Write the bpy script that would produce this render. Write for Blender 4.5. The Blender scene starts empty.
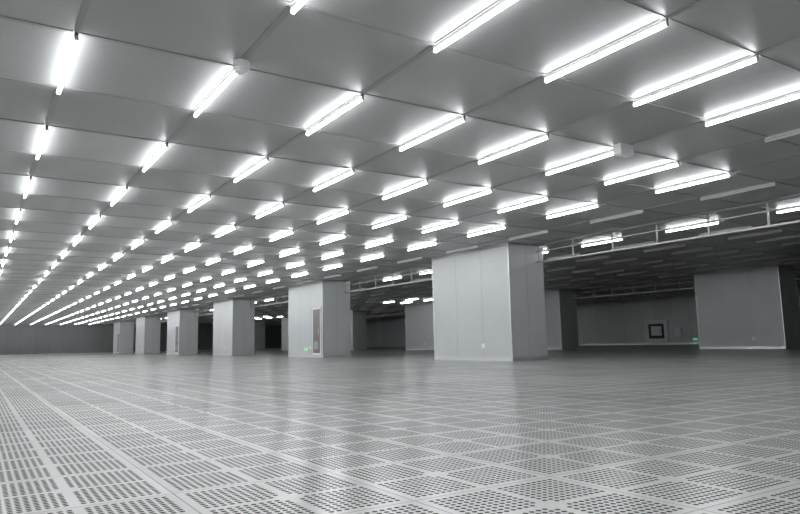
import bpy, bmesh, math, random
from mathutils import Matrix, Vector
random.seed(3)
U=2.25
CAMH=0.502
H=CAMH+U+.05
XL,XR=-11.4,15.5*U
YB,YF=-6.0,68.6
scene=bpy.context.scene
COL=scene.collection

# ---------------------------------------------------------------- helpers
class MB:
    def __init__(s): s.v=[];s.f=[];s.m=[]
    def quad(s,pts,mi=0):
        b=len(s.v); s.v+=pts; s.f.append(tuple(range(b,b+len(pts)))); s.m.append(mi)
    def box(s,x0,x1,y0,y1,z0,z1,mi=0):
        b=len(s.v)
        s.v+=[(x0,y0,z0),(x1,y0,z0),(x1,y1,z0),(x0,y1,z0),(x0,y0,z1),(x1,y0,z1),(x1,y1,z1),(x0,y1,z1)]
        for q in [(0,3,2,1),(4,5,6,7),(0,1,5,4),(1,2,6,5),(2,3,7,6),(3,0,4,7)]:
            s.f.append(tuple(b+i for i in q)); s.m.append(mi)
    def cylz(s,x,y,z0,z1,r,n=12,mi=0):
        b=len(s.v)
        for z in(z0,z1):
            for i in range(n):
                a=2*math.pi*i/n; s.v.append((x+r*math.cos(a),y+r*math.sin(a),z))
        for i in range(n):
            j=(i+1)%n; s.f.append((b+i,b+j,b+n+j,b+n+i)); s.m.append(mi)
        s.f.append(tuple(b+n-1-i for i in range(n))); s.m.append(mi)
        s.f.append(tuple(b+n+i for i in range(n))); s.m.append(mi)
    def cyly(s,x,z,y0,y1,r,n=8,mi=0,cap=0):
        b=len(s.v)
        for y in(y0,y1):
            for i in range(n):
                a=2*math.pi*(i+.5)/n; s.v.append((x+r*math.cos(a),y,z+r*math.sin(a)))
        for i in range(n):
            j=(i+1)%n; s.f.append((b+j,b+i,b+n+i,b+n+j)); s.m.append(mi)
        s.f.append(tuple(b+i for i in range(n))); s.m.append(cap)
        s.f.append(tuple(b+n+n-1-i for i in range(n))); s.m.append(cap)
    def obj(s,name,mats,parent=None,bevel=0):
        me=bpy.data.meshes.new(name); me.from_pydata(s.v,[],s.f)
        for m in mats: me.materials.append(m)
        for p,mi in zip(me.polygons,s.m): p.material_index=mi
        me.update()
        o=bpy.data.objects.new(name,me); COL.objects.link(o)
        if parent: o.parent=parent
        if bevel:
            md=o.modifiers.new('bevel','BEVEL'); md.width=bevel; md.segments=2; md.limit_method='ANGLE'
        return o

def mat(name,col,rough=.5,metal=0,spec=.5,emit=None,es=0):
    m=bpy.data.materials.new(name); m.use_nodes=True
    b=m.node_tree.nodes['Principled BSDF']
    b.inputs['Base Color'].default_value=(*col,1); b.inputs['Roughness'].default_value=rough
    b.inputs['Metallic'].default_value=metal; b.inputs['Specular IOR Level'].default_value=spec
    if emit:
        b.inputs['Emission Color'].default_value=(*emit,1); b.inputs['Emission Strength'].default_value=es
    return m
class NT:
    def __init__(s,m): s.nt=m.node_tree; s.b=s.nt.nodes['Principled BSDF']
    def n(s,t,**k):
        x=s.nt.nodes.new(t)
        for a,b in k.items(): setattr(x,a,b)
        return x
    def put(s,sock,v):
        if isinstance(v,(int,float)): sock.default_value=v
        else: s.nt.links.new(v,sock)
    def m(s,op,a,b=None,c=None):
        x=s.n('ShaderNodeMath',operation=op); s.put(x.inputs[0],a)
        if b is not None: s.put(x.inputs[1],b)
        if c is not None: s.put(x.inputs[2],c)
        return x.outputs[0]
    def pos(s):
        t=s.n('ShaderNodeTexCoord'); x=s.n('ShaderNodeSeparateXYZ'); s.nt.links.new(t.outputs['Object'],x.inputs[0])
        return t.outputs['Object'],x.outputs[0],x.outputs[1],x.outputs[2]
    def comb(s,a,b,c=0):
        x=s.n('ShaderNodeCombineXYZ'); s.put(x.inputs[0],a); s.put(x.inputs[1],b); s.put(x.inputs[2],c); return x.outputs[0]
    def noise(s,vec,scale,detail=3):
        x=s.n('ShaderNodeTexNoise'); s.nt.links.new(vec,x.inputs['Vector']); x.inputs['Scale'].default_value=scale; x.inputs['Detail'].default_value=detail; return x.outputs[0]
    def white(s,vec):
        x=s.n('ShaderNodeTexWhiteNoise'); s.nt.links.new(vec,x.inputs['Vector']); return x.outputs['Value']
    def scalecol(s,col,fac):
        x=s.n('ShaderNodeVectorMath',operation='SCALE'); x.inputs[0].default_value=col; s.put(x.inputs['Scale'],fac); return x.outputs[0]

DX=.533*U; X0=.224*U           # ceiling rib pitch
DY=1.05*U; YC0=1.47*U          # batten row pitch (row 1 centre)
HY=DY/2

# floor
mf=mat('perforated_floor_tile',(.6,.6,.59),.33,0,.5)
T=NT(mf); P,px,py,pz=T.pos()
tile=.6; NC=23; MID=NC//2
ux=T.m('DIVIDE',px,tile); uy=T.m('DIVIDE',py,tile)
fx=T.m('FRACT',ux); fy=T.m('FRACT',uy)
cx=T.m('MULTIPLY',fx,NC); cy=T.m('MULTIPLY',fy,NC)
ix=T.m('FLOOR',cx); iy=T.m('FLOOR',cy)
gx=T.m('SUBTRACT',T.m('FRACT',cx),.5); gy=T.m('SUBTRACT',T.m('FRACT',cy),.5)
d=T.m('SQRT',T.m('ADD',T.m('MULTIPLY',gx,gx),T.m('MULTIPLY',gy,gy)))
hole=T.m('LESS_THAN',d,.345)
ax=T.m('ABSOLUTE',T.m('SUBTRACT',ix,MID)); ay=T.m('ABSOLUTE',T.m('SUBTRACT',iy,MID))
mx=T.m('MAXIMUM',ax,ay)
inner=T.m('LESS_THAN',mx,MID-.5); notc=T.m('GREATER_THAN',mx,1.5)
web=T.m('GREATER_THAN',T.m('MINIMUM',ax,ay),.5)
hole=T.m('MULTIPLY',T.m('MULTIPLY',hole,inner),T.m('MULTIPLY',notc,web))
ex=T.m('MINIMUM',fx,T.m('SUBTRACT',1,fx)); ey=T.m('MINIMUM',fy,T.m('SUBTRACT',1,fy))
seam=T.m('LESS_THAN',T.m('MINIMUM',ex,ey),.004)
dark=T.m('MAXIMUM',hole,T.m('MULTIPLY',seam,.75))
tv=T.white(T.comb(T.m('FLOOR',ux),T.m('FLOOR',uy)))
br=T.m('ADD',.95,T.m('MULTIPLY',tv,.06)); br=T.m('MULTIPLY',br,T.m('ADD',.92,T.m('MULTIPLY',T.noise(P,.6),.16)))
fac=T.m('MULTIPLY',br,T.m('SUBTRACT',1,T.m('MULTIPLY',dark,.92)))
T.nt.links.new(T.scalecol((.85,.85,.83),fac),T.b.inputs['Base Color'])
T.put(T.b.inputs['Roughness'],T.m('ADD',T.m('ADD',.18,T.m('MULTIPLY',tv,.04)),T.m('MULTIPLY',dark,.5)))
T.put(T.b.inputs['Specular IOR Level'],T.m('SUBTRACT',.55,T.m('MULTIPLY',dark,.5)))

# ceiling panels
mc=mat('ceiling_panel',(.4,.4,.4),.5)
T=NT(mc); P,px,py,pz=T.pos()
u=T.m('FLOOR',T.m('DIVIDE',T.m('SUBTRACT',px,X0),DX)); v=T.m('FLOOR',T.m('DIVIDE',T.m('SUBTRACT',py,YC0-HY/2),HY))
tv=T.white(T.comb(u,v))
fac=T.m('MULTIPLY',T.m('ADD',.88,T.m('MULTIPLY',tv,.2)),T.m('ADD',.9,T.m('MULTIPLY',T.noise(P,1.1),.2)))
T.nt.links.new(T.scalecol((.37,.374,.372),fac),T.b.inputs['Base Color'])
T.b.inputs['Roughness'].default_value=.42
mrib=mat('ceiling_rib_aluminium',(.32,.32,.32),.45,.15)
# wall panel
def wallmat(name,base,axis):
    m=mat(name,base,.4); T=NT(m); P,px,py,pz=T.pos()
    a={'x':px,'y':py}[axis]
    q=T.m('DIVIDE',a,1.15); f=T.m('FRACT',q)
    e=T.m('LESS_THAN',T.m('MINIMUM',f,T.m('SUBTRACT',1,f)),.006)
    tv=T.white(T.comb(T.m('FLOOR',q),0))
    fac=T.m('MULTIPLY',T.m('ADD',.93,T.m('MULTIPLY',tv,.1)),T.m('SUBTRACT',1,T.m('MULTIPLY',e,.45)))
    fac=T.m('MULTIPLY',fac,T.m('ADD',.95,T.m('MULTIPLY',T.noise(P,.8),.1)))
    T.nt.links.new(T.scalecol(base,fac),T.b.inputs['Base Color']); return m
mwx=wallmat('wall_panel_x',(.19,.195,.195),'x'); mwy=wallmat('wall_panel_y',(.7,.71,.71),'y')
mcol=mat('column_panel',(.6,.61,.6),.35)
T=NT(mcol); P,px,py,pz=T.pos()
T.nt.links.new(T.scalecol((.565,.58,.58),T.m('ADD',.93,T.m('MULTIPLY',T.noise(P,.9),.14))),T.b.inputs['Base Color'])
mseam=mat('joint_seal',(.4,.4,.4),.6)
malu=mat('aluminium_trim',(.62,.63,.63),.3,.5)
mon=mat('led_tube_lit',(1,1,1),.4,emit=(.95,.975,1.0),es=25)
moff=mat('led_tube_unlit',(.65,.66,.66),.35)
mhous=mat('batten_housing',(.6,.6,.6),.4)
msteel=mat('painted_rail',(.42,.42,.42),.4,.4)
mwhite=mat('white_enamel',(.85,.86,.86),.35)
mbrown=mat('cabinet_door_paint',(.16,.14,.13),.4)
mgreen=mat('exit_sign_green',(.02,.4,.12),.4,emit=(.05,1,.3),es=.8)
mglass=mat('hatch_glass',(.1,.11,.11),.1)

# ---------------------------------------------------------------- shell
def box(name,a,mats,**k):
    m=MB(); m.box(*a); return m.obj(name,mats,**k)
box('floor',(XL-.2,XR+.2,YB-.2,YF+.2,-.2,0),[mf])
box('ceiling',(XL-.2,XR+.2,YB-.2,YF+.2,H,H+.2),[mc])
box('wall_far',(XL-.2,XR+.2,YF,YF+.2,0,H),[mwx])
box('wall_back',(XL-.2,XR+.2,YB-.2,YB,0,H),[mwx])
box('wall_left',(XL-.2,XL,YB,YF,0,H),[mwy])
box('wall_right',(XR,XR+.2,YB,YF,0,H),[mwy])
m=MB(); m.box(XL,XR,YF-.015,YF,0,.1); m.obj('baseboard_far',[malu])
m=MB(); m.box(XR-.015,XR,YB,YF-.02,0,.1); m.obj('baseboard_right',[malu])
# ceiling ribs
RD=.010
m=MB()
n=math.floor((XL-X0)/DX)+1
while X0+n*DX<XR:
    x=X0+n*DX; m.box(x-.024,x+.024,YB,YF,H-RD,H+.001); n+=1
y=YC0-HY/2
while y>YB: y-=HY
y+=HY
while y<YF:
    m.box(XL,XR,y-.02,y+.02,H-RD+.001,H+.001); y+=HY
m.obj('ceiling_grid_frame',[mrib])

# columns
CX=[4.69*U,10.1*U]; CW=.5*U; CLEN=1.38*U
cols=[]
for r in (0,1):
    for k in range(-1,6):
        y0=(5.135+4.44*k)*U; x0=CX[r]; x1=x0+CW; y1=y0+CLEN
        cols.append((r,k,x0,x1,y0,y1))
        root=bpy.data.objects.new('clad_column',None); COL.objects.link(root)
        m=MB(); m.box(x0,x1,y0,y1,0,H-.002); m.obj('cladding',[mcol],root)
        m=MB()
        t=.022
        for (cx_,cy_) in ((x0,y0),(x1,y0),(x0,y1),(x1,y1)):
            sx=-1 if cx_==x0 else 1; sy=-1 if cy_==y0 else 1
            m.box(min(cx_+sx*.006,cx_-sx*t),max(cx_+sx*.006,cx_-sx*t),min(cy_+sy*.006,cy_-sy*t),max(cy_+sy*.006,cy_-sy*t),0.09,H-.05)
        m.obj('corner_trim',[malu],root)
        m=MB()
        for i in (1,2):
            yy=y0+CLEN*i/3
            for xx in(x0-.002,x1-.002): m.box(xx,xx+.004,yy-.005,yy+.005,.09,H-.05)
        for yy in(y0-.002,y1-.002): m.box(x0+CW/2-.005,x0+CW/2+.005,yy,yy+.004,.09,H-.05)
        m.obj('panel_joints',[mseam],root)
        m=MB(); m.box(x0-.012,x1+.012,y0-.012,y1+.012,0,.09); m.obj('base_cove',[malu],root)
        m=MB(); m.box(x0-.02,x1+.02,y0-.02,y1+.02,H-.06,H-RD); m.obj('head_channel',[malu],root)
        m=MB(); m.box(x0-.008,x0,y0+1.0,y0+1.09,.3,.42); m.box(x0-.012,x0-.008,y0+1.02,y0+1.07,.33,.39); m.obj('socket_plate',[mwhite],root)

# fire hose cabinets on some columns
for (r,k,x0,x1,y0,y1) in cols:
    if r==0 and k in(1,3,5):
        root=bpy.data.objects.new('fire_hose_cabinet',None); COL.objects.link(root)
        a,b=y0+.12,y0+.78
        m=MB(); m.box(x0-.035,x0-.002,a,b,.1,1.82); m.obj('body',[mwhite],root,.005)
        m=MB(); m.box(x0-.045,x0-.035,a+.05,b-.05,.16,1.76); m.obj('door_panel',[mbrown],root,.003)
        m=MB(); m.box(x0-.07,x0-.045,a+.1,a+.13,.85,1.05)
        for i in range(6): m.box(x0-.05,x0-.045,a+.2,b-.15,.3+i*.05,.32+i*.05)
        m.obj('handle_and_louvres',[malu],root)

# suspended rails along the column lines
for r in (0,1):
    xr=CX[r]+CW*.78
    root=bpy.data.objects.new('suspended_curtain_rail',None); COL.objects.link(root)
    mr=MB(); mh=MB(); mt=MB()
    zb=H-.45
    segs=[]; prev=YB
    for k in range(-1,6):
        y0=(5.135+4.44*k)*U
        segs.append((prev,y0-.02)); prev=y0+CLEN+.02
    segs.append((prev,YF))
    for (a,b) in segs:
        if b-a<.4: continue
        mr.box(xr-.018,xr+.018,a,b,zb-.018,zb+.018)
        mr.box(xr-.01,xr+.01,a,b,H-.2,H-.18)
        mt.box(xr-.03,xr+.03,a,b,H-.05,H-RD)
        y=a+.1
        cnt=max(1,round((b-a-.2)/1.2)); st=(b-a-.2)/cnt
        for i in range(cnt+1):
            yy=y+i*st
            mh.box(xr-.013,xr+.013,yy-.013,yy+.013,zb+.018,H-.05)
            mh.box(xr-.03,xr+.03,yy-.03,yy+.03,zb+.018,zb+.03)
    mr.obj('track',[msteel],root); mh.obj('hangers',[msteel],root); mt.obj('head_channel',[msteel],root)

# batten lights
m=MB()
LB=.545*U
nmin=math.floor((XL+.4-X0)/DX)+1
row=-2
yc=YC0+DY*(row-1)
ZT=H-.052
def blocked(x,a,b):
    for (r,k,x0,x1,y0,y1) in cols:
        if x0-.08<x<x1+.08 and b>y0-.05 and a<y1+.05: return True
    return False
while yc+LB/2<YF-.2:
    n=nmin
    while X0+n*DX<XR-.4:
        x=X0+n*DX; a,b=yc-LB/2,yc+LB/2
        if n==9 : n+=1; continue
        if not blocked(x,a,b) and a>YB+.1:
            if n<=7: lit = not(row<=1 and n>=6)
            elif n==10: lit = (2<=row<=7) or (row>7 and row%3!=0)
            elif n in(16,17): lit = row in(12,13,17,18,21,22,23)
            else: lit=False
            m.box(x-.010,x+.010,a,b,H-.034,H-RD,2)
            m.cyly(x,ZT,a+.012,b-.012,.016,8,0 if lit else 1,2)
            m.box(x-.014,x+.014,a,a+.012,ZT-.015,H-RD,2)
            m.box(x-.014,x+.014,b-.012,b,ZT-.015,H-RD,2)
        n+=1
    row+=1; yc+=DY
m.obj('ceiling_batten_lights',[mon,moff,mhous])

# ceiling devices
xx,yy=X0+DX+.0,YC0+DY-LB/2-.11
m=MB(); m.cylz(xx,yy,H-.07,H-RD+.0005,.065,24); m.cylz(xx,yy,H-.1,H-.07,.048,24); m.cylz(xx,yy,H-.115,H-.1,.025,24); m.obj('smoke_detector',[mwhite])
xx=X0+5*DX-.06
root=bpy.data.objects.new('wireless_access_point',None); COL.objects.link(root)
m=MB(); m.box(xx-.12,xx+.12,yy-.06,yy+.06,H-.13,H-.0005); m.obj('case',[mwhite],root,.008)
m=MB(); m.box(xx-.1,xx+.1,yy-.05,yy+.05,H-.14,H-.13); m.obj('cover',[mwhite],root)

# wall hatch, box, exit signs
root=bpy.data.objects.new('pass_through_hatch',None); COL.objects.link(root)
yc_=11.22*U
w=.8
m=MB(); 
m.box(XR-.08,XR-.001,yc_-w,yc_-w+.25,.12,1.5); m.box(XR-.08,XR-.001,yc_+w-.25,yc_+w,.12,1.5)
m.box(XR-.08,XR-.001,yc_-w+.25,yc_+w-.25,1.25,1.5); m.box(XR-.08,XR-.001,yc_-w+.25,yc_+w-.25,.12,.37); m.obj('frame',[mwhite],root)
m=MB(); m.box(XR-.04,XR-.002,yc_-w+.25,yc_+w-.25,.37,1.25); m.obj('glass',[mglass],root)
m=MB(); m.box(XR-.06,XR-.04,yc_-.36,yc_+.36,.55,1.12); m.box(XR-.09,XR-.06,yc_-.3,yc_-.25,.7,.9); m.obj('inner_door',[mwhite],root)
root=bpy.data.objects.new('electrical_box',None); COL.objects.link(root)
m=MB(); yy=10.55*U; m.box(XR-.12,XR-.001,yy-.2,yy+.2,.5,1.0); m.box(XR-.125,XR-.12,yy-.16,yy+.16,.54,.96); m.obj('case',[mwhite],root)
m=MB(); m.box(XR-.06,XR-.016,yy-.03,yy+.03,0,.5); m.obj('conduit',[mwhite],root)
def sign(x,y,z):
    r=bpy.data.objects.new('exit_sign',None); COL.objects.link(r)
    m=MB(); m.box(x-.02,x-.0005,y-.15,y+.15,z-.06,z+.06); m.obj('case',[mwhite],r)
    m=MB(); m.box(x-.024,x-.02,y-.13,y+.13,z-.045,z+.045); m.obj('lit_face',[mgreen],r)
    m=MB(); m.box(x-.027,x-.024,y-.02,y+.09,z-.01,z+.01); m.box(x-.027,x-.024,y-.1,y-.05,z-.03,z+.03); m.obj('pictogram',[mwhite],r)
sign(XR,10.1*U,.3)
sign(CX[0],10.2*U,.30)

# world
w=bpy.data.worlds.new('world'); scene.world=w; w.use_nodes=True
w.node_tree.nodes['Background'].inputs[0].default_value=(.02,.02,.02,1)

# camera from the two vanishing points
Xc=Vector((.8407,-.0519,-.5390)).normalized()
Yc=Vector((-.541,-.1197,-.8325)); Yc=(Yc-Xc*Yc.dot(Xc)).normalized()
Zc=Xc.cross(Yc)
cam=bpy.data.cameras.new('camera'); co=bpy.data.objects.new('camera',cam); COL.objects.link(co)
cam.sensor_width=36; cam.lens=654/800*36; cam.clip_end=300; cam.clip_start=.05
M=Matrix((Xc,Yc,Zc)).to_4x4(); M.translation=Vector((0,0,CAMH)); co.matrix_world=M
scene.camera=co
scene.view_settings.view_transform='Standard'
scene.view_settings.look='None'
